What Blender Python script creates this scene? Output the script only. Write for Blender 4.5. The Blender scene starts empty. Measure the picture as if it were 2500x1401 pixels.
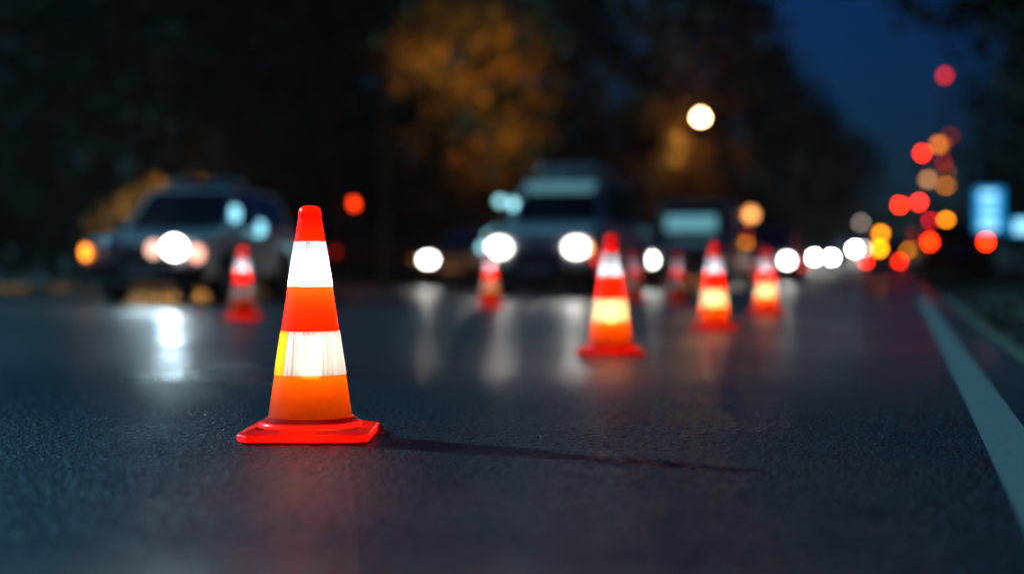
import bpy, bmesh, math, random
from mathutils import Vector, Matrix
R = math.radians
scene = bpy.context.scene
COL = scene.collection
TH = R(15.3); FPX = 3472.0; CAMH = 0.555
FW = Vector((-math.sin(TH), math.cos(TH), 0)); RT = Vector((math.cos(TH), math.sin(TH), 0))

def gz(y):            # the road climbs gently far ahead
    return 0.0 if y < 50 else 0.00016*(y-50)**2 if y < 200 else 3.6+0.048*(y-200)
def xs(y):            # and bends a little to the right
    return 0.0 if y < 60 else 0.0004*(y-60)**2 if y < 220 else 10.24+0.128*(y-220)
def gp(px, d):        # ground position standing at depth d
    p = FW*d + RT*((px-1250)/FPX*d)
    return Vector((p.x, p.y, gz(p.y)))
def zz(py, d): return CAMH + (645-py)/FPX*d
def kx(y):            # far-left kerb line
    return min(-17.6+(y-25)*0.25, -10.2) + xs(y)

# ---------------------------------------------------------------- materials
def nmat(name):
    m = bpy.data.materials.new(name); m.use_nodes = True
    nt = m.node_tree; nt.nodes.clear()
    out = nt.nodes.new('ShaderNodeOutputMaterial')
    return m, nt, out
def N(nt, t, **kw):
    n = nt.nodes.new(t)
    for k, v in kw.items():
        if k in n.inputs.keys(): n.inputs[k].default_value = v
        else: setattr(n, k, v)
    return n
def pbr(name, c, rough=.5, metal=0, coat=0, noise=0.25, nscale=8, bump=0, bscale=60, trans=0):
    m, nt, out = nmat(name)
    b = N(nt, 'ShaderNodeBsdfPrincipled'); b.inputs['Roughness'].default_value = rough
    b.inputs['Metallic'].default_value = metal; b.inputs['Coat Weight'].default_value = coat
    tc = N(nt, 'ShaderNodeTexCoord'); nz = N(nt, 'ShaderNodeTexNoise'); nz.inputs['Scale'].default_value = nscale
    nz.inputs['Detail'].default_value = 6
    nt.links.new(tc.outputs['Object'], nz.inputs['Vector'])
    mx = N(nt, 'ShaderNodeMix', data_type='RGBA')
    mx.inputs['A'].default_value = (*[max(0, v*(1-noise)) for v in c], 1)
    mx.inputs['B'].default_value = (*[min(1, v*(1+noise)) for v in c], 1)
    nt.links.new(nz.outputs['Fac'], mx.inputs['Factor']); nt.links.new(mx.outputs['Result'], b.inputs['Base Color'])
    if bump:
        n2 = N(nt, 'ShaderNodeTexNoise'); n2.inputs['Scale'].default_value = bscale
        nt.links.new(tc.outputs['Object'], n2.inputs['Vector'])
        bp = N(nt, 'ShaderNodeBump'); bp.inputs['Strength'].default_value = bump; bp.inputs['Distance'].default_value = .01
        nt.links.new(n2.outputs['Fac'], bp.inputs['Height']); nt.links.new(bp.outputs['Normal'], b.inputs['Normal'])
    if trans:
        t = N(nt, 'ShaderNodeBsdfTranslucent'); nt.links.new(mx.outputs['Result'], t.inputs['Color'])
        ms = N(nt, 'ShaderNodeMixShader'); ms.inputs[0].default_value = trans
        nt.links.new(b.outputs[0], ms.inputs[1]); nt.links.new(t.outputs[0], ms.inputs[2])
        nt.links.new(ms.outputs[0], out.inputs[0])
    else: nt.links.new(b.outputs[0], out.inputs[0])
    return m
_em = {}
def emat(name, c, s):
    k = (name, s, c)
    if k in _em: return _em[k]
    m, nt, out = nmat(name)
    e = N(nt, 'ShaderNodeEmission'); e.inputs['Color'].default_value = (*c, 1); e.inputs['Strength'].default_value = s
    nt.links.new(e.outputs[0], out.inputs[0]); _em[k] = m
    return m

def asphalt(name, wet=True):
    m, nt, out = nmat(name); L = nt.links
    b = N(nt, 'ShaderNodeBsdfPrincipled'); tc = N(nt, 'ShaderNodeTexCoord')
    def noise(scale, detail=4, vec=None):
        n = N(nt, 'ShaderNodeTexNoise'); n.inputs['Scale'].default_value = scale; n.inputs['Detail'].default_value = detail
        L.new(vec or tc.outputs['Object'], n.inputs['Vector']); return n
    def ramp(src, stops):
        r = N(nt, 'ShaderNodeValToRGB'); e = r.color_ramp.elements
        e[0].position, e[0].color = stops[0][0], (*[stops[0][1]]*3, 1); e[1].position, e[1].color = stops[1][0], (*[stops[1][1]]*3, 1)
        L.new(src, r.inputs[0]); return r
    mp = N(nt, 'ShaderNodeMapping'); mp.inputs['Scale'].default_value = (.35, .22, 1); L.new(tc.outputs['Object'], mp.inputs['Vector'])
    big = noise(1.0, 5, mp.outputs[0]); mid = noise(6, 5)
    vo = N(nt, 'ShaderNodeTexVoronoi'); vo.inputs['Scale'].default_value = 105; L.new(tc.outputs['Object'], vo.inputs['Vector'])
    vo2 = N(nt, 'ShaderNodeTexVoronoi'); vo2.inputs['Scale'].default_value = 260; L.new(tc.outputs['Object'], vo2.inputs['Vector'])
    # stone colour varies from chip to chip
    sep = N(nt, 'ShaderNodeSeparateColor'); L.new(vo.outputs['Color'], sep.inputs[0])
    c1 = N(nt, 'ShaderNodeMix', data_type='RGBA'); c1.inputs['A'].default_value = (.011, .014, .016, 1); c1.inputs['B'].default_value = (.055, .062, .066, 1)
    L.new(sep.outputs[0], c1.inputs['Factor'])
    c2 = N(nt, 'ShaderNodeMix', data_type='RGBA', blend_type='MULTIPLY'); c2.inputs['Factor'].default_value = .7
    L.new(c1.outputs['Result'], c2.inputs['A']); L.new(ramp(mid.outputs['Fac'], ((.3, .5), (.7, 1))).outputs[0], c2.inputs['B'])
    L.new(c2.outputs['Result'], b.inputs['Base Color'])
    rr = ramp(big.outputs['Fac'], ((.36, .27), (.64, .42))); L.new(rr.outputs[0], b.inputs['Roughness'])
    b.inputs['Specular IOR Level'].default_value = .5
    a1 = N(nt, 'ShaderNodeMath', operation='MULTIPLY'); L.new(vo.outputs['Distance'], a1.inputs[0]); a1.inputs[1].default_value = -1.0
    a2 = N(nt, 'ShaderNodeMath', operation='MULTIPLY_ADD'); L.new(vo2.outputs['Distance'], a2.inputs[0]); a2.inputs[1].default_value = -.35; L.new(a1.outputs[0], a2.inputs[2])
    a3 = N(nt, 'ShaderNodeMath', operation='MULTIPLY_ADD'); L.new(mid.outputs['Fac'], a3.inputs[0]); a3.inputs[1].default_value = .6; L.new(a2.outputs[0], a3.inputs[2])
    bp = N(nt, 'ShaderNodeBump'); bp.inputs['Strength'].default_value = .5; bp.inputs['Distance'].default_value = .012
    L.new(a3.outputs[0], bp.inputs['Height']); L.new(bp.outputs['Normal'], b.inputs['Normal'])
    L.new(b.outputs[0], out.inputs[0])
    return m

def shell(name, c, tr, clear=0.0, streak=0.0, mix=.6, ccol=(.95, .95, .95)):
    """thin moulded plastic: part gloss, part light let through"""
    m, nt, out = nmat(name); L = nt.links
    tc = N(nt, 'ShaderNodeTexCoord')
    b = N(nt, 'ShaderNodeBsdfPrincipled'); b.inputs['Roughness'].default_value = .28; b.inputs['Coat Weight'].default_value = .6; b.inputs['Coat Roughness'].default_value = .08
    t = N(nt, 'ShaderNodeBsdfTranslucent')
    if streak:
        # vertical ribs pressed into the reflective sheeting
        uv = N(nt, 'ShaderNodeMapping'); uv.inputs['Scale'].default_value = (85, 0.5, 1); L.new(tc.outputs['UV'], uv.inputs['Vector'])
        nz = N(nt, 'ShaderNodeTexNoise'); nz.inputs['Scale'].default_value = 1; nz.inputs['Detail'].default_value = 5; L.new(uv.outputs[0], nz.inputs['Vector'])
        rp = N(nt, 'ShaderNodeValToRGB'); e = rp.color_ramp.elements; e[0].position = .40; e[0].color = (1-streak, (1-streak)*.86, (1-streak)*.84, 1); e[1].position = .52; e[1].color = (1, 1, 1, 1)
        L.new(nz.outputs['Fac'], rp.inputs[0])
        mx = N(nt, 'ShaderNodeMix', data_type='RGBA', blend_type='MULTIPLY'); mx.inputs['Factor'].default_value = 1; mx.inputs['A'].default_value = (*tr, 1)
        L.new(rp.outputs[0], mx.inputs['B']); L.new(mx.outputs['Result'], t.inputs['Color'])
        bp = N(nt, 'ShaderNodeBump'); bp.inputs['Strength'].default_value = .4; bp.inputs['Distance'].default_value = .002
        L.new(nz.outputs['Fac'], bp.inputs['Height']); L.new(bp.outputs[0], b.inputs['Normal'])
    else:
        nz = N(nt, 'ShaderNodeTexNoise'); nz.inputs['Scale'].default_value = 14; nz.inputs['Detail'].default_value = 5; L.new(tc.outputs['Object'], nz.inputs['Vector'])
        mx = N(nt, 'ShaderNodeMix', data_type='RGBA'); mx.inputs['A'].default_value = (*[v*.82 for v in tr], 1); mx.inputs['B'].default_value = (*tr, 1)
        L.new(nz.outputs['Fac'], mx.inputs['Factor'])
        st = N(nt, 'ShaderNodeMapping'); st.inputs['Scale'].default_value = (9, 9, 60); st.inputs['Rotation'].default_value = (.5, .9, 0); L.new(tc.outputs['Object'], st.inputs['Vector'])
        n3 = N(nt, 'ShaderNodeTexNoise'); n3.inputs['Scale'].default_value = 2.2; n3.inputs['Detail'].default_value = 8; n3.inputs['Roughness'].default_value = .7; L.new(st.outputs[0], n3.inputs['Vector'])
        r3 = N(nt, 'ShaderNodeValToRGB'); e = r3.color_ramp.elements; e[0].position = .60; e[0].color = (1, 1, 1, 1); e[1].position = .74; e[1].color = (.30, .34, .34, 1); L.new(n3.outputs['Fac'], r3.inputs[0])
        m3 = N(nt, 'ShaderNodeMix', data_type='RGBA', blend_type='MULTIPLY'); m3.inputs['Factor'].default_value = 1
        L.new(mx.outputs['Result'], m3.inputs['A']); L.new(r3.outputs[0], m3.inputs['B']); L.new(m3.outputs['Result'], t.inputs['Color'])
    b.inputs['Base Color'].default_value = (*c, 1)
    ms = N(nt, 'ShaderNodeMixShader'); ms.inputs[0].default_value = mix
    L.new(b.outputs[0], ms.inputs[1]); L.new(t.outputs[0], ms.inputs[2])
    if clear:
        tp = N(nt, 'ShaderNodeBsdfTransparent'); tp.inputs['Color'].default_value = (*ccol, 1)
        m2 = N(nt, 'ShaderNodeMixShader'); m2.inputs[0].default_value = clear
        L.new(ms.outputs[0], m2.inputs[1]); L.new(tp.outputs[0], m2.inputs[2]); L.new(m2.outputs[0], out.inputs[0])
    else: L.new(ms.outputs[0], out.inputs[0])
    return m

M = dict(
    asphalt=asphalt('asphalt'),
    paint=pbr('road_paint', (.17, .18, .18), .6, noise=.35, nscale=30, bump=.3, bscale=120),
    earth=pbr('dark_earth', (.03, .028, .02), .95, noise=.5, nscale=2, bump=.5),
    kerb=pbr('kerb_concrete', (.16, .15, .14), .85, noise=.3, nscale=6, bump=.3),
    grass=pbr('grass', (.022, .019, .010), .8, noise=.5, nscale=3, trans=.3),
    leaf_dark=pbr('dark_leaves', (.013, .014, .007), .9, noise=.5, nscale=.8, trans=.35),
    leaf_amber=pbr('autumn_leaves', (.17, .11, .012), .7, noise=.5, nscale=.8, trans=.4),
    leaf_red=pbr('russet_leaves', (.07, .030, .012), .7, noise=.5, nscale=.8, trans=.35),
    bark=pbr('bark', (.07, .05, .035), .9, noise=.4, nscale=10, bump=.6, bscale=20),
    orange=shell('orange_plastic', (.80, .03, .004), (1, .008, .0003)),
    base=shell('red_rubber', (.70, .02, .005), (1, .008, .002)),
    sheet=shell('reflective_white_sheeting', (.75, .75, .75), (.36, .365, .38), clear=.035, streak=.62),
    upper_sheet=shell('upper_reflective_sheeting', (.70, .70, .72), (.20, .202, .212), clear=.01, streak=.66),
    yellow=shell('yellow_strip', (.8, .5, .0), (.46, .30, .0)),
    lower=shell('lower_orange_plastic', (.80, .05, .004), (1, .105, .0003), clear=.06, ccol=(1, .42, .03)),  # amber of the lamp glow is put into this lower plastic's colour
    weight=pbr('black_rubber_weight', (.02, .02, .02), .8),
    tyre=pbr('tyre_rubber', (.015, .015, .015), .8),
    rim=pbr('alloy_rim', (.35, .35, .36), .35, metal=.9),
    glass=pbr('dark_window_glass', (.008, .012, .016), .06, coat=.8, noise=.1),
    silver=pbr('silver_paint', (.46, .48, .50), .32, metal=.25, coat=.8, noise=.08),
    white=pbr('white_paint', (.62, .63, .64), .35, coat=.8, noise=.06),
    grey=pbr('grey_paint', (.16, .18, .20), .35, metal=.3, coat=.8, noise=.1),
    black=pbr('black_paint', (.02, .022, .026), .3, coat=.8, noise=.1),
    red=pbr('dark_red_paint', (.16, .012, .012), .35, coat=.8, noise=.1),
    trim=pbr('black_trim', (.02, .02, .022), .6),
    plate=pbr('number_plate_plastic', (.55, .5, .5), .5),
    metal=pbr('galvanised_steel', (.22, .23, .24), .5, metal=.7, noise=.2),
    darkmetal=pbr('painted_dark_steel', (.03, .032, .035), .5, metal=.3),
    lensoff=pbr('unlit_lens', (.05, .02, .02), .2, coat=.6),
    lensred=pbr('red_lens', (.30, .01, .01), .2, coat=.8),
    lensclear=pbr('clear_lens', (.4, .45, .5), .15, coat=.8),
)

# ---------------------------------------------------------------- mesh helpers
def obj(name, bm, mats, parent=None, smooth=False, bevel=0, seg=2, loc=None):
    bmesh.ops.recalc_face_normals(bm, faces=bm.faces)
    me = bpy.data.meshes.new(name); bm.to_mesh(me); bm.free()
    for m in (mats if isinstance(mats, (list, tuple)) else [mats]): me.materials.append(m)
    if smooth:
        for p in me.polygons: p.use_smooth = True
    o = bpy.data.objects.new(name, me); COL.objects.link(o)
    if parent: o.parent = parent
    if loc: o.location = loc
    if bevel:
        b = o.modifiers.new('bevel', 'BEVEL'); b.width = bevel; b.segments = seg; b.limit_method = 'ANGLE'; b.angle_limit = R(35)
        for p in me.polygons: p.use_smooth = True
        w = o.modifiers.new('wn', 'WEIGHTED_NORMAL'); w.keep_sharp = True
    return o
def thing(name, label, cat, loc=(0, 0, 0), rotz=0, group=None):
    o = bpy.data.objects.new(name, None); COL.objects.link(o); o.location = loc; o.rotation_euler = (0, 0, rotz)
    o.empty_display_size = .3
    o['label'] = label; o['category'] = cat
    if group: o['group'] = group
    return o
def tag(o, label, cat, group=None, kind=None):
    o['label'] = label; o['category'] = cat
    if group: o['group'] = group
    if kind: o['kind'] = kind
    return o
def box(bm, x0, x1, y0, y1, z0, z1):
    v = [bm.verts.new(p) for p in ((x0, y0, z0), (x1, y0, z0), (x1, y1, z0), (x0, y1, z0), (x0, y0, z1), (x1, y0, z1), (x1, y1, z1), (x0, y1, z1))]
    for f in ((0, 3, 2, 1), (4, 5, 6, 7), (0, 1, 5, 4), (1, 2, 6, 5), (2, 3, 7, 6), (3, 0, 4, 7)): bm.faces.new([v[i] for i in f])
def bx(*a):
    bm = bmesh.new(); box(bm, *a); return bm
def tube(bm, p0, p1, r0, r1, n=10, cap=True):
    p0, p1 = Vector(p0), Vector(p1); d = (p1-p0).normalized()
    a = d.orthogonal().normalized(); b = d.cross(a)
    ra, rb = [], []
    for i in range(n):
        t = 2*math.pi*i/n; o = a*math.cos(t)+b*math.sin(t)
        ra.append(bm.verts.new(p0+o*r0)); rb.append(bm.verts.new(p1+o*r1))
    for i in range(n): bm.faces.new((ra[i], ra[(i+1) % n], rb[(i+1) % n], rb[i]))
    if cap: bm.faces.new(ra[::-1]); bm.faces.new(rb)
def lathe(pts, n=64, uv=False, mats=None):
    """pts (r,z)"""
    bm = bmesh.new(); rings = []
    for r, z in pts:
        rings.append([bm.verts.new((r*math.cos(2*math.pi*i/n), r*math.sin(2*math.pi*i/n), z)) for i in range(n)])
    ul = bm.loops.layers.uv.new('UVMap')
    for k in range(len(rings)-1):
        for i in range(n):
            f = bm.faces.new((rings[k][i], rings[k][(i+1) % n], rings[k+1][(i+1) % n], rings[k+1][i]))
            us = (i/n, (i+1)/n, (i+1)/n, i/n); vs = (k, k, k+1, k+1)
            for l, u, v in zip(f.loops, us, vs): l[ul].uv = (u, v/max(1, len(rings)-1))
            if mats: f.material_index = mats(i/n)
    return bm
def dome(cx, cy, cz, rx, rz, depth, n=20, dirn=-1):
    """oval lens bulging along y"""
    bm = bmesh.new(); rings = []
    for k, s in enumerate((1, 1, .75, .4)):
        yy = (0, .015, .015+depth*.5, .015+depth*.9)[k]
        rings.append([bm.verts.new((cx+rx*s*math.cos(2*math.pi*i/n), cy+dirn*yy, cz+rz*s*math.sin(2*math.pi*i/n))) for i in range(n)])
    for k in range(3):
        for i in range(n): bm.faces.new((rings[k][i], rings[k][(i+1) % n], rings[k+1][(i+1) % n], rings[k+1][i]))
    bm.faces.new(rings[-1]); bm.faces.new(rings[0][::-1])
    return bm
def lamp(kind, name, loc, col, energy, size=.1, parent=None, rot=None, spot=None, blend=.5):
    l = bpy.data.lights.new(name, kind); l.color = col; l.energy = energy
    if kind in ('POINT', 'SPOT'): l.shadow_soft_size = size
    if kind == 'SPOT': l.spot_size = spot; l.spot_blend = blend
    if kind == 'SUN': l.angle = size
    o = bpy.data.objects.new(name, l); COL.objects.link(o); o.location = loc
    if rot: o.rotation_euler = rot
    if parent: o.parent = parent
    return o
def copy_tree(o, parent=None):
    c = o.copy(); COL.objects.link(c)
    if parent:
        c.parent = parent; c.matrix_parent_inverse = o.matrix_parent_inverse.copy()
    for ch in o.children: copy_tree(ch, c)
    return c

# ---------------------------------------------------------------- setting
def strip(name, mat, fx0, fx1, ys, dz, sub=1):
    bm = bmesh.new(); prev = None
    for y in ys:
        a, b = fx0(y), fx1(y); row = [bm.verts.new((a+(b-a)*i/sub, y, gz(y)+dz)) for i in range(sub+1)]
        if prev:
            for i in range(sub): bm.faces.new((prev[i], prev[i+1], row[i+1], row[i]))
        prev = row
    o = obj(name, bm, mat); o['kind'] = 'structure'; return o
YS = [-12, 0, 12, 25, 40, 50]+list(range(60, 400, 10))
strip('ground', M['earth'], lambda y: -500, lambda y: 500, [-60]+YS+[500, 700, 1000], -.03, 4)
PX0, PX1, PY0, PY1 = -4.6, .64, 2.1, 8.2      # bounds of the finely modelled part of the road
edge = lambda y: .65+xs(y)
strip('road', M['asphalt'], kx, edge, [-12, 0, PY0], 0)
strip('road', M['asphalt'], kx, edge, [PY1]+[y for y in YS if y > 9], 0)
strip('road', M['asphalt'], kx, lambda y: PX0, [PY0, PY1], 0)
strip('road', M['asphalt'], lambda y: PX1, edge, [PY0, PY1], 0)
strip('edge_line', M['paint'], lambda y: .250+xs(y), lambda y: .405+xs(y), YS, .0024)
def road_grain():
    # coarse chippings standing out of the asphalt near the camera, modelled for real
    import numpy as np
    g = np.random.default_rng(4); x0, x1, y0, y1, st = PX0, PX1, PY0, PY1, .0062
    nx, ny = int((x1-x0)/st), int((y1-y0)/st)
    X, Y = np.meshgrid(np.linspace(x0, x1, nx), np.linspace(y0, y1, ny)); H = np.zeros_like(X)
    for cell, amp in ((.022, .0042), (.011, .0022)):
        cx, cy = (X-x0)/cell, (Y-y0)/cell; ix, iy = cx.astype(int), cy.astype(int)
        sh = (int((y1-y0)/cell)+4, int((x1-x0)/cell)+4); jx, jy, jh = g.random(sh), g.random(sh), g.random(sh)
        best = np.full_like(X, -1.0)
        for a in (-1, 0, 1):
            for b in (-1, 0, 1):
                qx, qy = np.clip(ix+a, 0, sh[1]-1), np.clip(iy+b, 0, sh[0]-1)
                d2 = (cx-qx-jx[qy, qx])**2+(cy-qy-jy[qy, qx])**2
                best = np.maximum(best, (jh[qy, qx]*.7+.3)*(1-d2*1.6))
        H += amp*np.clip(best, -.3, 1)
    def vn(c):
        sh = (int((y1-y0)/c)+3, int((x1-x0)/c)+3); t = g.random(sh); cx, cy = (X-x0)/c, (Y-y0)/c; ix, iy = cx.astype(int), cy.astype(int); fx, fy = cx-ix, cy-iy
        fx, fy = fx*fx*(3-2*fx), fy*fy*(3-2*fy)
        return (t[iy, ix]*(1-fx)+t[iy, ix+1]*fx)*(1-fy)+(t[iy+1, ix]*(1-fx)+t[iy+1, ix+1]*fx)*fy
    H = H*(.82+.3*vn(.35))+.0007*vn(.08)
    fade = np.clip(np.minimum(np.minimum(X-x0, (x1-X)*4), Y-y0)/.5, 0, 1)
    fade = np.minimum(fade, np.clip((x1-X)/.15, 0, 1)); fade = np.minimum(fade, np.clip((y1-Y)/3.2, 0, 1)**1.3); H = (H-H.mean()-.0008)*fade
    V = np.stack([X, Y, H], -1).reshape(-1, 3).astype('f4')
    a = (np.arange(ny-1)[:, None]*nx+np.arange(nx-1)[None, :]).ravel()
    F = np.stack([a, a+1, a+1+nx, a+nx], -1).astype('i4')
    me = bpy.data.meshes.new('road'); me.vertices.add(len(V)); me.vertices.foreach_set('co', V.ravel())
    me.loops.add(F.size); me.loops.foreach_set('vertex_index', F.ravel())
    me.polygons.add(len(F)); me.polygons.foreach_set('loop_start', np.arange(0, F.size, 4, dtype='i4')); me.polygons.foreach_set('use_smooth', np.ones(len(F), bool))
    me.update(calc_edges=True); me.materials.append(M['asphalt'])
    o = bpy.data.objects.new('road', me); COL.objects.link(o); o['kind'] = 'structure'
road_grain()
def kerb(fx, w, side):
    bm = bmesh.new(); prev = None
    for y in YS:
        x = fx(y); z = gz(y)
        ring = [bm.verts.new(p) for p in ((x, y, z-.05), (x, y, z+.10), (x+side*.02, y, z+.12), (x+side*w, y, z+.12), (x+side*w, y, z-.05))]
        if prev:
            for i in range(4): bm.faces.new((prev[i], prev[i+1], ring[i+1], ring[i]))
        prev = ring
    return bm
kl = obj('kerb', kerb(kx, .18, -1), M['kerb']); kl['kind'] = 'structure'
strip('verge', M['earth'], lambda y: -200, lambda y: kx(y)-.18, YS, .10, 2)
# right verge: low earth shoulder rising to grass
bm = bmesh.new(); prev = None
for y in YS:
    x = .65+xs(y); z = gz(y)
    r_ = [bm.verts.new(p) for p in ((x, y, z-.02), (x+.04, y, z+.03), (x+.5, y, z+.07), (x+1.2, y, z+.10), (x+60, y, z+.3), (x+200, y, z+.3))]
    if prev:
        for i in range(5): bm.faces.new((prev[i], prev[i+1], r_[i+1], r_[i]))
    prev = r_
v = obj('shoulder', bm, M['earth']); v['kind'] = 'structure'

rnd = random.Random(5)
# grass blades on the right verge
bm = bmesh.new()
def tuft(bm, x, y, z, h, r):
    for _ in range(7):
        a = rnd.uniform(0, 6.28); dx, dy = math.cos(a), math.sin(a); w = .006+.004*rnd.random()
        bx_, by_ = x+dx*r*rnd.random(), y+dy*r*rnd.random(); hh = h*rnd.uniform(.5, 1.1); l = rnd.uniform(.1, .5)*hh
        v = [bm.verts.new(p) for p in ((bx_-dy*w, by_+dx*w, z), (bx_+dy*w, by_-dx*w, z), (bx_+dx*l, by_+dy*l, z+hh))]
        bm.faces.new(v)
for _ in range(5200):
    y = 4+60*rnd.random()**1.6; x = .74+rnd.random()**1.3*5
    zr = .03+min(x-.65, 1.2)/1.2*.07
    tuft(bm, x+xs(y), y, gz(y)+zr-.01, rnd.uniform(.05, .14), .07)
g = obj('grass', bm, M['grass']); tag(g, 'dark roadside grass right of the white edge line', 'grass', kind='stuff')

# ---------------------------------------------------------------- vegetation
def leaf_quad(bm, p, s, rnd):
    n = Vector((rnd.gauss(0, 1), rnd.gauss(0, 1), rnd.gauss(0, 1))).normalized()
    a = n.orthogonal().normalized()*s; b = n.cross(a).normalized()*s*.55
    bm.faces.new([bm.verts.new(q) for q in (p-a, p+b, p+a, p-b)])
def tree_meshes(seed, h, r, trunk_h, nclump, nleaf, leaf, mleaf, low=.25):
    rn = random.Random(seed)
    tr = bmesh.new(); pts = [Vector((0, 0, -.1))]
    for k in range(1, 6): pts.append(Vector((rn.uniform(-.25, .25)*k/2, rn.uniform(-.25, .25)*k/2, h*.8*k/5)))
    for k in range(5): tube(tr, pts[k], pts[k+1], .26*(1-k/6)*h/11, .26*(1-(k+1)/6)*h/11, 8)
    crown = bmesh.new()
    for c in range(nclump):
        u = rn.random(); zc = h*(low+(1-low)*u)
        env = r*(math.sin(math.pi*min(1, (u*.86+.12)))**.6)
        a = rn.uniform(0, 6.28); rr = env*math.sqrt(rn.random())*.95
        cc = Vector((math.cos(a)*rr, math.sin(a)*rr, zc)); cr = rn.uniform(.45, 1.15)*r/4.5
        if c % 4 == 0:
            q = pts[min(5, 1+int(4*u))]; tube(tr, q, q.lerp(cc, .85), .06*h/11, .02*h/11, 5)
        for _ in range(nleaf):
            d = Vector((rn.gauss(0, 1), rn.gauss(0, 1), rn.gauss(0, .7)))*cr*.55
            leaf_quad(crown, cc+d, leaf*rn.uniform(.6, 1.3), rn)
    me = []
    for n_, b_, m_ in (('trunk', tr, M['bark']), ('crown', crown, mleaf)):
        x = bpy.data.meshes.new(n_); b_.to_mesh(x); b_.free(); x.materials.append(m_); me.append(x)
    return me
TM = {
    'dense': tree_meshes(1, 13, 5.0, 3, 210, 38, .20, M['leaf_dark'], .10),
    'loose': tree_meshes(2, 12, 4.5, 3, 120, 34, .20, M['leaf_dark'], .22),
    'amber': tree_meshes(3, 11, 4.4, 3, 135, 36, .20, M['leaf_amber'], .18),
    'russet': tree_meshes(4, 13, 5.0, 3, 190, 38, .20, M['leaf_red'], .10),
    'overhang': tree_meshes(8, 12, 4.8, 3, 105, 34, .20, M['leaf_dark'], .44),
    'shrub': tree_meshes(6, 3.2, 1.5, .5, 40, 40, .10, M['leaf_amber'], .15),
}
def tree(kind, loc, label, s=1, rz=0, group=None, name='tree', cat='tree'):
    t = thing(name, label, cat, loc, rz, group); t.scale = (s, s, s)
    for me in TM[kind]:
        o = bpy.data.objects.new(me.name, me); COL.objects.link(o); o.parent = t
    return t
LG = 'trees beyond the far side of the road'
for kind, px, d, s, lab in (
    ('loose', -40, 38, 1.05, 'dark tree at the left edge with blue sky showing through its leaves'),
    ('dense', 330, 44, 1.0, 'dark dense tree standing behind the silver police style vehicle'),
    ('dense', 640, 50, 1.0, 'dark tree behind the foremost traffic cone'),
    ('loose', 830, 46, 1.08, 'tall dark tree behind the red signal on the left, its brown trunk showing'),
    ('amber', 1085, 52, 1.10, 'golden autumn tree glowing under lamplight above the centre of the road'),
    ('russet', 1380, 66, 1.05, 'russet tree behind the vehicle with the roof rack'),
    ('amber', 1590, 74, .80, 'low golden tree just left of the bright round street lamp'),
    ('russet', 980, 72, 1.2, 'shadowy russet tree far behind the golden autumn tree'),
    ('dense', 130, 62, 1.15, 'dark tree deep behind the left edge tree'),
    ('dense', 520, 70, 1.3, 'dark tree deep between the two left trees'),
):
    tree(kind, gp(px, d), lab, s, rnd.uniform(0, 6.28), LG)
RG = 'trees lining the left of the far road'
for k, (y, x, s, kind) in enumerate(((79, -13.0, 1.50, 'russet'), (95, -12.2, 1.38, 'dense'), (113, -12.0, 1.3, 'russet'), (134, -12, 1.22, 'dense'), (158, -12.5, 1.15, 'russet'), (190, -13, 1.1, 'dense'))):
    tree(kind, (x+xs(y), y, gz(y)), ('first', 'second', 'third', 'fourth', 'fifth', 'farthest')[k]+' tree of the receding row right of the bright street lamp', s, rnd.uniform(0, 6.28), RG)
SG = 'trees lining the right of the road'
for k, (y, x, s, kind) in enumerate(((30, 7.2, .92, 'dense'), (37, 4.0, 1.12, 'overhang'), (46, 7.2, 1.0, 'dense'), (64, 7.3, 1.0, 'dense'), (88, 8.5, 1.05, 'dense'), (122, 10.4, 1.05, 'dense'), (165, 13.5, 1.1, 'dense'))):
    tree(kind, (x+xs(y), y, gz(y)), ('nearest dark tree on the right verge, cut by the frame edge', 'tree whose high branches hang over the strip of sky at upper right', 'dark tree on the right verge just behind the blue lit sign', 'dark tree right of the highest orange street lamp', 'dark tree right of the two overlapping amber lamps', 'far dark tree behind the yellow lamp disc', 'farthest dark tree at the right end of the road')[k], s, rnd.uniform(0, 6.28), SG)
for k, (px, d, s, kind) in enumerate(((60, 86, 1.7, 'dense'), (420, 90, 1.75, 'dense'), (760, 92, 1.75, 'russet'), (1230, 96, 1.7, 'russet'))):
    tree(kind, gp(px, d), ('tall shadowy tree in the back row at far left', 'tall shadowy tree in the back row above the silver vehicle', 'tall shadowy tree in the back row above the foremost cone', 'tall shadowy tree in the back row right of the golden tree')[k], s, rnd.uniform(0, 6.28), LG)
tree('shrub', gp(380, 27.5), 'golden bush glowing right behind the windscreen of the silver vehicle', .68, 1, None, 'bush', 'bush')
tree('shrub', gp(295, 30), 'smaller dim golden bush left of the brighter one', .6, 2, None, 'bush', 'bush')

def hedge(name, p0, p1, h, w, n, label):
    bm = bmesh.new(); rn = random.Random(n)
    p0, p1 = Vector(p0), Vector(p1); d = p1-p0; s = Vector((-d.y, d.x, 0)).normalized()
    for _ in range(n):
        t = rn.random(); p = p0+d*t; hh = h*(1+.18*math.sin(t*37)+.1*math.sin(t*91))
        leaf_quad(bm, p+s*rn.gauss(0, w*.3)+Vector((0, 0, .1+hh*rn.random()**.8)), rn.uniform(.14, .3), rn)
    o = obj(name, bm, M['leaf_dark']); tag(o, label, 'hedge'); return o
hedge('hedge', (-32, 24, 0), (-17.5, 50, 0), 3.0, 1.6, 9000, 'long dark hedge behind the silver vehicle on the left')
hedge('hedge', (-17.5, 50, 0), (-13.5, 92, .1), 3.4, 1.6, 9000, 'dark hedge behind the vehicles in the middle')
hedge('hedge', (13, 20, 0.2), (15, 90, .2), 2.6, 1.6, 9000, 'dark hedge on the right behind the blue lit sign')
hedge('hedge', (-16, 92, .2), (30, 290, 7), 4.5, 3, 9000, 'far dark hedge beside the receding row of trees')
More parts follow.
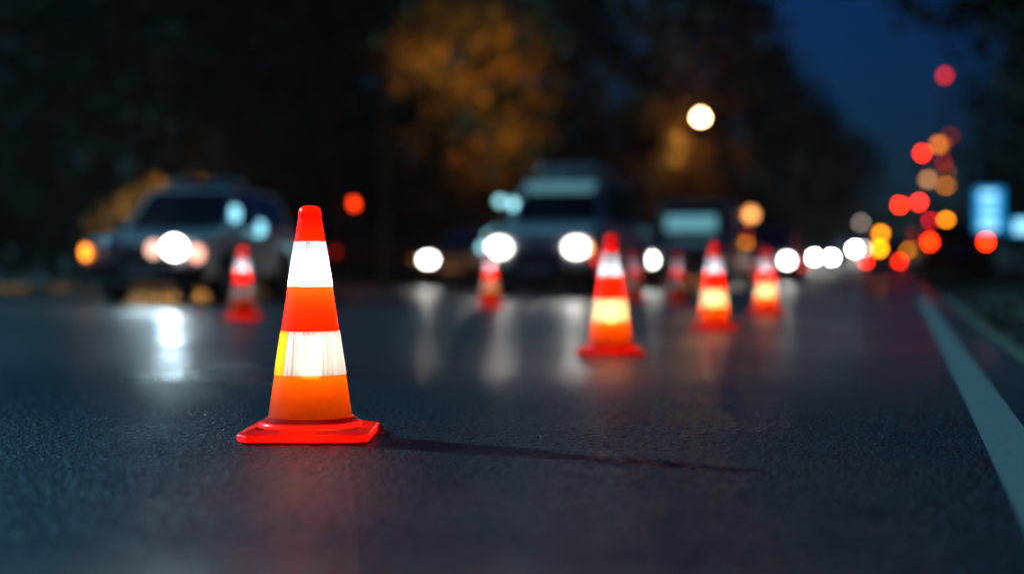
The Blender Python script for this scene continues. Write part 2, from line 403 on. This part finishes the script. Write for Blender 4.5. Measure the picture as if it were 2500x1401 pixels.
hedge('hedge', (15, 90, .2), (60, 290, 7), 4, 3, 8000, 'far dark hedge behind the red traffic lights')

# ---------------------------------------------------------------- traffic cone
def rr(z):      # half width of the cone at height z
    return .138+(.038-.138)*((z-.045)/(.70-.045))
def make_cone():
    t = thing('traffic_cone', 'x', 'traffic cone')
    # base: square moulded foot with cut corners, notches along the lower edge
    s = .206; c = .036; bm = bmesh.new()
    outer = [(-s, -s+c), (-s+c, -s), (s-c, -s), (s, -s+c), (s, s-c), (s-c, s), (-s+c, s), (-s, s-c)]
    def ring(k, z, add=0): return [bm.verts.new((x*k+(add if x > 0 else -add), y*k+(add if y > 0 else -add), z)) for x, y in outer]
    r0 = ring(1.0, .006); r1 = ring(1.0, .026); r2 = ring(.97, .031); r3 = ring(.80, .038)
    circ = [bm.verts.new((.160*math.cos(a), .160*math.sin(a), .046)) for a in [R(-180+22.5*0+k*45+202.5-180) for k in range(8)]]
    for a_, b_ in ((r0, r1), (r1, r2), (r2, r3)):
        for i in range(8): bm.faces.new((a_[i], a_[(i+1) % 8], b_[(i+1) % 8], b_[i]))
    for v_ in circ: bm.verts.remove(v_)
    bm.faces.new(r0[::-1])
    foot = obj('base', bm, M['base'], t, bevel=.005, seg=2)
    # grip feet under the rim and a small drag tab at the back corner
    bm = bmesh.new()
    for x0, x1 in ((-.185, -.145), (-.10, .05), (.09, .15)):
        box(bm, x0, x1, -.189, -.14, 0, .0055); box(bm, x0, x1, .14, .189, 0, .0055)
    for y0, y1 in ((-.12, -.02), (.03, .12)):
        box(bm, .14, .189, y0, y1, 0, .0055); box(bm, -.189, -.14, y0, y1, 0, .0055)
    obj('foot_pad', bm, M['base'], foot)
    bm = bmesh.new(); box(bm, .155, .222, .10, .17, .007, .019); box(bm, .19, .235, .06, .15, .001, .006)
    obj('grip_tab', bm, M['base'], foot, bevel=.003)
    # flared collar
    obj('collar', lathe([(.166, .0385), (.1655, .046), (.160, .053), (.151, .057), (.1445, .063), (.1400, .067), (.1378, .069)], 72), M['base'], t, smooth=True)
    prof = lambda z0, z1, n, e=0: [(rr(z0+(z1-z0)*k/n)+e, z0+(z1-z0)*k/n) for k in range(n+1)]
    obj('lower_body', lathe(prof(.0635, .206, 6), 72), M['lower'], t, smooth=True)
    sl = lathe(prof(.203, .343, 6, .0022), 144, mats=lambda u: 1 if .52 < u < .635 else 0)
    obj('reflective_sleeve', sl, [M['sheet'], M['yellow']], t, smooth=True)
    obj('middle_body', lathe(prof(.341, .485, 6), 72), M['orange'], t, smooth=True)
    obj('reflective_sleeve', lathe(prof(.482, .628, 6, .0022), 144), M['upper_sheet'], t, smooth=True)
    obj('top_body', lathe(prof(.626, .700, 3)+[(.0375, .703), (.0385, .707), (.0375, .720), (.034, .731), (.028, .738), (.018, .742), (.006, .743), (.0005, .743)], 72), M['orange'], t, smooth=True)
    bm = lathe([(.0005, .19), (.03, .19), (.032, .2), (.032, .29), (.027, .315), (.0005, .325)], 20)
    obj('warning_lamp', bm, emat('cone_lamp', (1, .88, .62), 22), t, smooth=True)
    bm = lathe([(.0005, .047), (.126, .047), (.126, .051), (.05, .053), (.034, .055), (.034, .188), (.0005, .188)], 20)  # wide bottom plate added to keep the base light out of the cone
    obj('lamp_stand_baffle', bm, M['trim'], t)
    return t
CONEP = 11.5
cone0 = make_cone()
CG = 'lit traffic cones across the lane'
cones = [
    (757, 4.57, 8, 1.00, 'foremost sharp traffic cone with a yellow strip in its lower white band'),
    (1490, 8.80, 186, .27, 'second traffic cone, with a bright lamp glowing inside its lower white band'),
    (1743, 12.1, 180, .25, 'third traffic cone in the glowing row toward the right'),
    (1870, 15.6, 178, .21, 'traffic cone with a yellow glow, right end of the glowing row'),
    (592, 14.4, 196, .33, 'traffic cone beside the front wheel of the silver vehicle at left'),
    (1197, 18.8, 187, .27, 'traffic cone under the left headlight of the roof rack vehicle'),
    (1655, 20.5, 184, .09, 'faint red traffic cone in front of the dark van'),
    (1549, 21.0, 190, .07, 'faint traffic cone between the roof rack vehicle and the dark van'),
]
for i, (px, d, rz, pw, lab) in enumerate(cones):
    c = cone0 if i == 0 else copy_tree(cone0)
    c.location = gp(px, d); c.rotation_euler = (0, 0, R(rz)+TH-R(8)); c['label'] = lab; c['group'] = CG
    p = c.location
    for ch in c.children:            # lamps in the weak cones are nearly spent
        if ch.name.startswith('warning_lamp') and i > 3:
            ch.material_slots[0].link = 'OBJECT'; ch.material_slots[0].material = emat('spent_lamp', (1, .45, .08), 9 if i == 5 else 1.2)
    for ch in c.children:
        if ch.name.startswith('warning_lamp') and 0 < i <= 3:
            ch.material_slots[0].link = 'OBJECT'; ch.material_slots[0].material = emat('amber_lamp', (1, .70, .22), 42)
    lamp('POINT', 'cone_light', p+Vector((0, 0, .205)), (.85, .95, 1) if i == 0 else (1, .72, .36), CONEP*pw, .03)
    lamp('POINT', 'cone_light', p+Vector((0, 0, .022)), (1, .9, .85), (4.6 if i == 0 else 7)*pw, .008)  # extra light added inside the base so that it glows red
    lamp('POINT', 'cone_light', p+Vector((0, 0, .50)), (.85, .95, 1), .95*CONEP*pw, .015)  # extra light added above the lamp to brighten the upper cone

# ---------------------------------------------------------------- vehicles
def slab(q, e, th):
    """thin pane from quad q (4 Vectors), pushed out by e along its normal"""
    n = (q[1]-q[0]).cross(q[3]-q[0]).normalized(); bm = bmesh.new()
    a = [bm.verts.new(p+n*e) for p in q]; b = [bm.verts.new(p+n*(e-th)) for p in q]
    bm.faces.new(a); bm.faces.new(b[::-1])
    for i in range(4): bm.faces.new((a[i], b[i], b[(i+1) % 4], a[(i+1) % 4]))
    return bm
def sub(q, u0, u1, v0, v1):
    f = lambda u, v: q[0].lerp(q[1], u).lerp(q[3].lerp(q[2], u), v)
    return [f(u0, v0), f(u1, v0), f(u1, v1), f(u0, v1)]
def vehicle(name, label, cat, loc, rotz, paint, L=4.6, W=1.84, H=1.72, belt=1.08, hood=1.15, run=.75, rear=.35, wr=.35,
            head=(40, 40), tail=0, hz=.80, hin=.26, lens=(.13, .10), tz=.95, hc=(1, .97, .9), group=None, spot=0, rack=False, bar=False, roofc=None):
    t = thing(name, label, cat, loc, rotz, group)
    w = W/2; fa, ra = .88, L-.95; ar = wr+.07
    prof = [(.04, .30), (.0, .42), (.0, .62), (.06, belt-.24), (.20, belt-.13), (hood, belt-.01), (L-.12, belt), (L-.02, belt-.12), (L, .5), (L-.06, .32)]
    for ax in (ra, fa):
        for k in range(0, 11):
            a = math.pi*k/10; prof.append((ax+ar*math.cos(a), .32+ar*math.sin(a)*.95+(wr-.32)))
    bm = bmesh.new(); va = []; vb = []
    for y, z in prof:
        k = 1 if z < belt-.2 else .965
        va.append(bm.verts.new((-w*k, y, z))); vb.append(bm.verts.new((w*k, y, z)))
    n = len(prof)
    bm.faces.new(va); bm.faces.new(vb[::-1])
    for i in range(n): bm.faces.new((va[i], vb[i], vb[(i+1) % n], va[(i+1) % n]))
    obj('body', bm, paint, t, bevel=.05, seg=3)
    # cabin
    w0, w1 = w-.08, w-.24; y0, y1 = hood, L-.16; y2, y3 = hood+run, L-.16-rear
    B = [Vector(p) for p in ((-w0, y0, belt-.03), (w0, y0, belt-.03), (w0, y1, belt-.03), (-w0, y1, belt-.03))]
    T = [Vector(p) for p in ((-w1, y2, H-.03), (w1, y2, H-.03), (w1, y3, H-.03), (-w1, y3, H-.03))]
    TT = [Vector(p) for p in ((-w1+.12, y2+.18, H), (w1-.12, y2+.18, H), (w1-.12, y3-.12, H), (-w1+.12, y3-.12, H))]
    bm = bmesh.new(); b_ = [bm.verts.new(p) for p in B]; t_ = [bm.verts.new(p) for p in T]; u_ = [bm.verts.new(p) for p in TT]
    bm.faces.new(b_[::-1]); bm.faces.new(u_)
    for i in range(4):
        j = (i+1) % 4; bm.faces.new((b_[i], b_[j], t_[j], t_[i])); bm.faces.new((t_[i], t_[j], u_[j], u_[i]))
    obj('roof', bm, roofc or paint, t, bevel=.03)
    obj('windscreen', slab(sub([B[0], B[1], T[1], T[0]], .06, .94, .10, .92), .012, .01), M['glass'], t)
    obj('rear_window', slab(sub([B[2], B[3], T[3], T[2]], .10, .90, .15, .90), .012, .01), M['glass'], t)
    for q in ([B[1], B[2], T[2], T[1]], [B[3], B[0], T[0], T[3]]):
        flip = q[0] is B[3]
        for u0, u1 in ((.10, .38), (.41, .68), (.71, .93)):
            if flip: u0, u1 = 1-u1, 1-u0
            obj('side_window', slab(sub(q, u0, u1, .12, .90), .012, .01), M['glass'], t)
    # front
    g = obj('grille', bx(-.42, .42, -.015, .05, .58, .58+.18), M['trim'], t)
    bm = bmesh.new()
    for k in range(4): box(bm, -.40, .40, -.024, -.016, .60+k*.04, .615+k*.04)
    obj('grille_bar', bm, M['metal'], g)
    obj('front_bumper', bx(-w+.03, w-.03, -.09, .10, .34, .54), M['trim'] if paint is not M['white'] else M['grey'], t, bevel=.03)
    obj('number_plate', bx(-.26, .26, -.10, -.092, .40, .51), M['plate'], t)
    obj('rear_bumper', bx(-w+.03, w-.03, L-.08, L+.08, .36, .55), M['trim'], t, bevel=.03)
    obj('number_plate', bx(-.26, .26, L+.012, L+.02, .70, .81), M['plate'], t)
    for k, sx in enumerate((-1, 1)):
        s_ = head[k]
        hm = emat('headlamp', hc, s_) if s_ else M['lensclear']
        obj('headlight', dome(sx*(w-hin), -.005, hz, lens[0], lens[1], .05), hm, t, smooth=True)
        if s_ and spot:
            l = lamp('SPOT', 'headlight_beam', (sx*(w-hin), -.14, hz), hc, spot, .07, t, rot=(R(84), 0, math.pi), spot=R(70), blend=.8)
        tm = emat('tail_lamp', (1, .022, .001), tail) if tail else M['lensred']
        obj('tail_light', dome(sx*(w-.17), L-.03, tz, .10, .11, .05, dirn=1), tm, t, smooth=True)
        bm = bx(sx*(w+.02), sx*(w+.20), hood+.38, hood+.48, belt+.0, belt+.15) if sx > 0 else bx(sx*(w+.20), sx*(w+.02), hood+.38, hood+.48, belt+.0, belt+.15)
        obj('mirror', bm, M['trim'], t, bevel=.02)
        bm = bmesh.new()
        for yy in (hood+1.35, hood+2.25): box(bm, *(sorted((sx*(w-.005), sx*(w+.015)))), yy, yy+.14, belt-.14, belt-.11)
        obj('door_handle', bm, M['trim'], t)
        for ay in (fa, ra):
            bm = bmesh.new()
            rings = []
            for (r_, xx) in ((wr*.62, .0), (wr*.9, .0), (wr, .03), (wr, .19), (wr*.9, .22), (wr*.62, .22)):
                rings.append([bm.verts.new((sx*(w-.01-xx), ay+r_*math.cos(2*math.pi*i/24), wr+r_*math.sin(2*math.pi*i/24))) for i in range(24)])
            for a_ in range(6):
                p_, q_ = rings[a_], rings[(a_+1) % 6]
                for i in range(24): bm.faces.new((p_[i], p_[(i+1) % 24], q_[(i+1) % 24], q_[i]))
            wo = obj('wheel', bm, M['tyre'], t, smooth=True)
            bm = bmesh.new(); tube(bm, (sx*(w-.03), ay, wr), (sx*(w-.20), ay, wr), wr*.30, wr*.30, 12)
            for k5 in range(5):
                a5 = 2*math.pi*k5/5; c5, s5 = math.cos(a5), math.sin(a5)
                tube(bm, (sx*(w-.035), ay+c5*.08, wr+s5*.08), (sx*(w-.035), ay+c5*wr*.62, wr+s5*wr*.62), .035, .03, 6)
            tube(bm, (sx*(w-.10), ay, wr), (sx*(w-.11), ay, wr), wr*.63, wr*.63, 24)
            obj('rim', bm, M['rim'], wo)
    if rack:
        rk = bmesh.new()
        for sx in (-1, 1):
            tube(rk, (sx*(w1-.02), y2+.1, H+.10), (sx*(w1-.02), y3, H+.10), .02, .02, 8)
            for yy in (y2+.15, (y2+y3)/2, y3-.1): tube(rk, (sx*(w1-.02), yy, H-.02), (sx*(w1-.02), yy, H+.10), .02, .02, 6)
        for yy in (y2+.2, (y2+y3)/2, y3-.2): tube(rk, (-w1, yy, H+.11), (w1, yy, H+.11), .018, .018, 8)
        rk_ = obj('roof_rack', rk, M['metal'], t)
    if bar:
        lb = obj('light_bar', bx(-.55, .55, y2+.45, y2+.75, H+.03, H+.15), M['trim'], t, bevel=.03)
        obj('lamp_cover', bx(-.57, -.12, y2+.43, y2+.77, H+.05, H+.155), M['lensclear'], lb, bevel=.03)
        obj('lamp_cover', bx(.12, .57, y2+.43, y2+.77, H+.05, H+.155), M['lensclear'], lb, bevel=.03)
    return t

# silver vehicle at left, turned a little across the lane
pA = gp(352, 19.4)
vA = vehicle('patrol_vehicle', 'silver patrol vehicle with roof light bar, seen from the front corner at left', 'car', pA, R(8), M['silver'], L=4.7, W=1.78, H=1.70, belt=1.06,
             head=(0, 14), hz=.78, hin=.46, lens=(.15, .14), hc=(1, .98, .95), bar=True, wr=.37)
w = .89
for x_, z_, c_, s_, nm in ((w-.74, .76, (1, .55, .42), 2.4, 'fog_light'), (w-.14, .70, (1, .45, .32), 2.6, 'turn_signal')):
    obj(nm, dome(x_, -.02, z_, .10, .11, .03), emat('pink_lamp', c_, s_), vA, smooth=True)
obj('marker_light', dome(-w+.06, -.02, .72, .055, .095, .03), emat('amber_marker', (1, .25, .015), 6), vA, smooth=True)
for y_, z_ in ((1.15, 1.28), (2.35, 1.10)):
    bm = bmesh.new(); tube(bm, (w-.02, y_, z_), (w+.06, y_, z_), .12, .10, 14)
    obj('window_glint', bm, emat('cyan_glow', (.25, .68, .85), 2.2), vA, smooth=True)  # glowing cyan discs stand in for reflections in the side windows
# its headlight beam
lamp('SPOT', 'headlight_beam', (w-.46, -.14, .78), (.62, .88, 1), 380, .08, vA, rot=(R(86), 0, math.pi-R(12)), spot=R(80), blend=.9)

vB = vehicle('off_road_vehicle', 'grey off road vehicle with roof rack and two glaring headlights in the centre', 'car', gp(1312, 23.3), R(-2), M['silver'], L=4.7, W=1.86, H=2.02, belt=1.26, hood=1.1, run=.45, rear=.15,
             head=(8, 8), hz=.83, hin=.27, lens=(.19, .14), rack=True, spot=35, wr=.39, roofc=M['white'])
obj('roof_sheen_panel', bx(-.58, .60, 1.36, 1.44, 1.79, 1.98), emat('roof_sheen_glow', (.08, .21, .26), 1.0), vB, bevel=.03)  # glowing panel added for the pale teal sheen on the roof front
obj('roof_box', bx(-.55, .55, 1.9, 3.4, 2.14, 2.32), M['silver'], vB, bevel=.05)
obj('turn_signal', dome(.86, -.0, .82, .05, .08, .03), emat('amber_turn', (1, .4, .12), 4), vB, smooth=True)
vC = vehicle('parked_car', 'dark low car with one headlight showing left of the roof rack vehicle', 'car', gp(1105, 33), 0, M['black'], H=1.46, belt=.92, W=1.78, hz=.66,
             head=(14, 0), hin=.30, lens=(.19, .13), spot=25, run=.9, rear=.8)
vH = vehicle('delivery_van', 'dim van behind the roof rack vehicle with pale cyan lamps at its roof edge', 'van', gp(1290, 30.5), R(0), M['grey'], L=5.2, W=2.0, H=2.15, belt=1.25, hood=.75, run=.55, rear=.1,
             head=(0, 0), hz=.95)
for x_, z_, s_ in ((-.80, 1.94, 2.6), (-.52, 1.90, 1.6), (-.47, 1.86, 4.0), (-.86, 1.17, 2.5), (-.74, 1.25, 1.6), (-1.02, .92, 2.4)):
    obj('clearance_light', dome(x_, .60 if z_ > 1.5 else -.02, z_, .10, .09, .03), emat('cyan_glow', (.35, .80, .90), s_), vH, smooth=True)
vD = vehicle('dark_van', 'dark van with pale windscreen behind the third traffic cone', 'van', gp(1672, 29.5), 0, M['grey'], L=4.9, W=1.85, H=1.93, belt=1.12, hood=.9, run=.5, rear=.15,
             head=(18, 0), hz=.64, hin=.20, lens=(.12, .12), spot=25)
obj('windscreen_glow_panel', bx(-.54, .54, .86, .90, 1.27, 1.59), emat('windscreen_glow', (.13, .36, .44), 1.0), vD)  # glowing panel added to give the windscreen its pale teal
vE = vehicle('oncoming_car', 'oncoming grey car with two round white headlights right of the third cone', 'car', gp(1864, 41), 0, M['silver'], W=1.76, H=1.62,
             head=(26, 26), hz=.66, hin=.21, lens=(.13, .13), spot=25)
QG = 'oncoming cars in the distant queue'
vF = vehicle('oncoming_car', 'oncoming car whose close headlight pair shines between the fourth cone and the amber lamps', 'car', gp(2009, 88), 0, M['grey'], W=1.74, H=1.5, belt=.95,
             head=(75, 62), hz=.72, hin=.34, lens=(.15, .15), group=QG, spot=40)
vG = vehicle('oncoming_car', 'farthest oncoming car with merged white headlights beside the amber lamps', 'car', gp(2098, 130), R(20), M['white'], W=1.74, H=1.6,
             head=(150, 18), hz=.82, hin=.42, lens=(.18, .18), group=QG, spot=40)
TG = 'cars driving away in the distance'
for px, d, s_, lab, paint, tz in (
    (2155, 66, 24, 'car driving away low and nearest, its red tail light below the amber lamps', M['grey'], .62),
    (2236, 112, 60, 'car driving away with red tail lights just right of the amber lamps', M['black'], 1.2),
    (2246, 170, 95, 'car driving away, its red tail lights a little above the next pair', M['grey'], 1.35),
    (2222, 90, 36, 'car driving away, dim red tail lights between the amber lamps and the red cluster', M['grey'], .9),
    (2318, 200, 150, 'farthest car driving away, red tail light near the yellow lamp', M['red'], 1.1)):
    p = gp(px, d); rz = math.pi
    q = Vector((p.x, p.y+4.6, p.z))
    vehicle('departing_car', lab, 'car', q, rz, paint, tail=s_, tz=tz, head=(0, 0), group=TG)
p = gp(2293, 41); vehicle('parked_van', 'van parked on the right verge under the blue lit sign, red tail lights on', 'van', Vector((p.x, p.y+4.9, .1)), math.pi+R(6), M['black'], L=4.9, W=1.9, H=1.7, belt=1.1, tail=26, tz=1.1, head=(0, 0))
p = gp(942, 45); vehicle('parked_car', 'dark car far at left with dim red tail lights behind the red signal', 'car', Vector((p.x-1.2, p.y+4.3, .1)), math.pi+R(-14), M['red'], tail=.7, tz=.85, head=(0, 0))

# ---------------------------------------------------------------- street lamps, signals, sign
def street_lamp(px, py, d, label, col, s_, watt, side=-1, size=(.30, .16), group='street lamps', aim=None, ang=60):
    p = gp(px, d); z = zz(py, d); g_ = p.z
    t = thing('street_lamp', label, 'street lamp', p+Vector((side*1.6, 0, 0)), 0, group)
    H_ = z-g_; bm = bmesh.new(); tube(bm, (0, 0, -.1), (0, 0, H_*.93), .09, .06, 12)
    tube(bm, (0, 0, 0), (0, 0, .5), .14, .13, 12)
    obj('pole', bm, M['darkmetal'], t)
    bm = bmesh.new(); pr = Vector((0, 0, H_*.93))
    for k in range(1, 6):
        a = k/5; q = Vector((-side*1.35*a, 0, H_*.93+(H_*.07+.08)*math.sin(a*1.57))); tube(bm, pr, q, .04, .035, 8); pr = q
    arm = obj('arm', bm, M['darkmetal'], t)
    hd = obj('lamp_head', bx(*sorted((-side*1.3, -side*1.95)), -.14, .14, H_+.08, H_+.2), M['darkmetal'], t, bevel=.03)
    bm = bmesh.new(); r_ = bmesh.ops.create_uvsphere(bm, u_segments=16, v_segments=10, radius=1)
    bmesh.ops.scale(bm, vec=(size[0], .2, size[1]), verts=bm.verts); bmesh.ops.translate(bm, vec=(-side*1.6, 0, H_), verts=bm.verts)
    obj('diffuser', bm, emat('street_glow', col, s_), hd, smooth=True)
    if watt and aim is not None:      # spot aimed away from the camera, added to light the trees behind
        src = Vector((p.x, p.y+.1, z-.4)); o = lamp('SPOT', 'foliage_light', src, col, watt, .15, spot=R(ang), blend=.9)
        o.rotation_euler = (src-aim).to_track_quat('Z', 'Y').to_euler()
    elif watt: lamp('POINT', 'foliage_light', (-side*1.6, -.1, H_-.35), col, watt, .15, t)
    return t
SOD = (1, .36, .06)
street_lamp(1710, 287, 72, 'big bright white glowing street lamp above the dark van', (1, .62, .30), 45, 2600, -1, (.27, .25), aim=gp(1560, 75)+Vector((0, 0, 5.0)), ang=52)
street_lamp(1080, -90, 38, 'unseen added street lamp overhead, lighting the golden autumn tree', (1, .42, .06), 8, 15000, -1, (.25, .12), aim=gp(1125, 52)+Vector((0, 0, 6.4)), ang=36)  # lamp out of view, added so its spot lights the golden tree
street_lamp(1833, 523, 66, 'dull orange street lamp disc above the oncoming grey car', (1, .38, .10), 5, 0, -1, (.26, .26))
street_lamp(2293, 353, 88, 'highest orange street lamp right of the strip of sky', (1, .24, .01), 6, 0, 1, (.3, .22))
street_lamp(2265, 438, 122, 'pale beige street lamp just under the high red signal', (1, .42, .13), 4.5, 0, 1, (.32, .25))
street_lamp(2305, 420, 116, 'upper of two overlapping amber street lamps on the right', (1, .24, .01), 4, 0, 1, (.32, .22))
street_lamp(2309, 453, 134, 'lower of two overlapping amber street lamps on the right', (1, .3, .01), 8, 0, 1, (.32, .25))
street_lamp(2103, 545, 150, 'dim grey white street lamp above the farthest oncoming car', (.8, .62, .55), 6, 0, -1, (.35, .3))

def signal(px, py, d, label, s_, on=0, mast=True, side=1, dim=(1, .024, .001)):
    p = gp(px, d); z = zz(py, d); off = side*2.2 if mast else 0
    t = thing('traffic_light', label, 'traffic light', p+Vector((off, 0, 0)), 0, 'traffic lights')
    h_ = z-p.z
    bm = bmesh.new(); tube(bm, (0, 0, -.1), (0, 0, h_+.1 if mast else h_-.62), .09, .07, 12)
    if mast: tube(bm, (0, 0, h_+.02), (-off, 0.12, h_+.02), .05, .04, 8)
    obj('pole', bm, M['darkmetal'], t)
    hs = obj('signal_housing', bx(-off-.17, -off+.17, -.12, .10, h_-.85, h_+.20), M['trim'], t, bevel=.02)
    for k in range(3):
        zc = h_-.32*k
        lit = (k == on)
        obj('signal_lens', dome(-off, -.121, zc, .13, .13, .03), emat('signal_lamp', dim, s_) if lit else M['lensoff'], hs, smooth=True)
        bm = bmesh.new()
        for a in range(9):
            a0, a1 = R(-10+200*a/9), R(-10+200*(a+1)/9); P = []
            for (rad, yy) in ((.145, -.12), (.145, -.30)):
                for aa in (a0, a1): P.append(bm.verts.new((-off+rad*math.cos(aa), yy, zc+rad*math.sin(aa))))
            bm.faces.new((P[0], P[1], P[3], P[2]))
        obj('visor', bm, M['trim'], hs)
    return t
lamp('POINT', 'foliage_light', (gp(1710, 72.5)+Vector((0, 0, 7.2))), SOD, 260, .3)  # extra warm fill added at the big lamp for the trees around
lamp('POINT', 'foliage_light', (gp(1833, 150)+Vector((0, 0, 6.5))), SOD, 500, .3)  # warm fill added with no lamp here, to tint the far trees
signal(868, 498, 46, 'red traffic light on a post at left beside the foremost cone tip', 8, mast=False, dim=(1, .045, .004))
signal(2250, 375, 70, 'highest red traffic light hanging over the road against the sky', 24)
signal(2196, 501, 88, 'red traffic light left of its twin, low against the sky', 48)
signal(2243, 494, 84, 'paler red traffic light right of its twin, low against the sky', 36, dim=(1, .03, .015))
signal(2300, 398, 72, 'dim red traffic light between the orange street lamps', 3.5)
signal(2271, 540, 108, 'crimson traffic light above the far tail lights', 17, dim=(1, .004, .02))
signal(2318, 333, 78, 'dimmest brownish red traffic light beside the highest orange lamp', 2.6, dim=(1, .05, .01))
# amber warning beacons
for px, py, d, s_, lab in ((2150, 571, 58, 26, 'upper amber warning beacon on a post left of the tail lights'), (2309, 539, 60, 30, 'lone yellow warning beacon right of the crimson traffic light'), (2146, 607, 50, 34, 'lower brighter yellow warning beacon left of the tail lights')):
    p = gp(px, d); h_ = zz(py, d)-p.z
    t = thing('warning_beacon', lab, 'beacon', p, 0, 'amber warning beacons')
    bm = bmesh.new(); tube(bm, (0, 0, .02), (0, 0, h_-.12), .03, .03, 10); obj('post', bm, M['metal'], t)
    obj('foot', bx(-.25, .25, -.15, .15, 0, .06), M['weight'], t, bevel=.01)
    obj('housing', bx(-.12, .12, -.05, .05, h_-.14, h_-.10), M['trim'], t)
    obj('beacon_lens', dome(0, -.02, h_, .12, .12, .05), emat('beacon_glow', (1, .29, .003), s_*.6), t, smooth=True)
# mast with red obstruction lamp
p = gp(2305, 66); h_ = zz(192, 66)-p.z
t = thing('mast', 'tall dark mast with a dim red lamp near the top right', 'mast', p)
bm = bmesh.new()
for a in range(3):
    c_, s__ = math.cos(a*2.09), math.sin(a*2.09); tube(bm, (c_*.5, s__*.5, -.2), (c_*.12, s__*.12, h_-.1), .04, .03, 6)
for k in range(14):
    for a in range(3):
        r1, r2 = .5-.38*k/14, .5-.38*(k+1)/14
        tube(bm, (math.cos(a*2.09)*r1, math.sin(a*2.09)*r1, h_*k/14), (math.cos((a+1)*2.09)*r2, math.sin((a+1)*2.09)*r2, h_*(k+1)/14*.99), .02, .02, 4)
obj('lattice', bm, M['darkmetal'], t)
bm = bmesh.new(); bmesh.ops.create_uvsphere(bm, u_segments=14, v_segments=8, radius=.15); bmesh.ops.translate(bm, vec=(0, 0, h_+.1), verts=bm.verts)
obj('obstruction_lamp', bm, emat('mast_lamp', (1, .03, .002), 5), t, smooth=True)

def lit_sign(px0, px1, py0, py1, d, label, rows, glow):
    p = gp((px0+px1)/2, d); wd = (px1-px0)/FPX*d; z0, z1 = zz(py1, d)-p.z, zz(py0, d)-p.z
    t = thing('lit_sign', label, 'sign', p, TH*.4)
    for sx in (-1, 1):
        bm = bmesh.new(); tube(bm, (sx*wd*.3, .06, -.1), (sx*wd*.3, .06, z0+.02), .04, .04, 10); obj('post', bm, M['darkmetal'], t)
    obj('cabinet', bx(-wd/2, wd/2, -.02, .16, z0, z1), M['darkmetal'], t, bevel=.02)
    fc = obj('lit_face', bx(-wd/2+.03, wd/2-.03, -.034, -.025, z0+.03, z1-.03), emat('sign_blue', (.001, .26, .62), glow*1.15), t)
    rn = random.Random(3)
    for v0, v1 in rows:
        bm = bmesh.new(); x = -wd*.29
        box(bm, x, wd*(.29-.06*rn.random()), -.042, -.036, z0+(z1-z0)*v0, z0+(z1-z0)*v1)
        obj('text_line', bm, emat('sign_white', (.34, .78, 1), glow*1.5), fc)
lit_sign(2378, 2449, 458, 568, 40, 'upright blue lit sign with blurred white lines of text at right', ((.07, .20), (.28, .38), (.50, .56), (.63, .70), (.79, .90)), 1.25)
lit_sign(2464, 2530, 532, 575, 44, 'small blue lit sign cut by the right edge of the picture', ((.15, .85),), 1.25)

# light for the golden bushes and near foliage comes from a low lamp behind the silver vehicle
street_lamp(470, 452, 28.5, 'low amber lamp hidden behind the roof of the silver vehicle', (1, .42, .06), 1, 460, -1, (.1, .08))

# ---------------------------------------------------------------- light, sky, camera
az = TH + R(60)      # measured left of the road direction
el = R(26)
sd = Vector((-math.sin(az)*math.cos(el), math.cos(az)*math.cos(el), math.sin(el)))
sun = lamp('SUN', 'sun', (0, 0, 30), (.20, .60, .76), 5.0, R(1.0))
sun.rotation_euler = sd.to_track_quat('Z', 'Y').to_euler()
wd_ = bpy.data.worlds.new('World'); scene.world = wd_; wd_.use_nodes = True
nt = wd_.node_tree; bg = nt.nodes['Background']
sky = nt.nodes.new('ShaderNodeTexSky'); sky.sky_type = 'NISHITA'; sky.sun_disc = False
sky.sun_elevation = R(-4.5); sky.sun_rotation = -az
sky.ozone_density = 6
mx = nt.nodes.new('ShaderNodeMix'); mx.data_type = 'RGBA'; mx.blend_type = 'MULTIPLY'; mx.inputs['Factor'].default_value = 1
mx.inputs['B'].default_value = (.18, 1.95, 1.18, 1)
nt.links.new(sky.outputs[0], mx.inputs['A']); nt.links.new(mx.outputs['Result'], bg.inputs[0]); bg.inputs[1].default_value = 4.5

cam = bpy.data.cameras.new('Camera'); co = bpy.data.objects.new('Camera', cam); COL.objects.link(co)
co.location = (0, 0, CAMH); co.rotation_euler = (R(90)-math.atan(55.5/FPX), 0, TH)
cam.sensor_width = 36; cam.lens = 50; cam.clip_end = 3000; cam.clip_start = .05
cam.dof.use_dof = True; cam.dof.focus_distance = 4.55; cam.dof.aperture_fstop = .74
scene.camera = co
scene.view_settings.view_transform = 'Standard'; scene.view_settings.look = 'None'
scene.view_settings.exposure = 0; scene.view_settings.gamma = 1
scene.render.engine = 'CYCLES'
cy = scene.cycles; cy.use_denoising = True; cy.max_bounces = 8; cy.transparent_max_bounces = 8; cy.transmission_bounces = 6
cy.sample_clamp_indirect = 20; cy.use_light_tree = True
cy.use_adaptive_sampling = False

# ---------------------------------------------------------------- night air
m, nt_, out_ = nmat('haze_air')
pv = nt_.nodes.new('ShaderNodeVolumePrincipled'); pv.inputs['Color'].default_value = (.9, .9, .9, 1)
pv.inputs['Density'].default_value = .0003; pv.inputs['Anisotropy'].default_value = .8
nt_.links.new(pv.outputs[0], out_.inputs['Volume'])
hz_ = obj('haze', bx(-520, 520, -70, 1010, -2, 60), m); hz_['kind'] = 'stuff'
cy.volume_bounces = 0
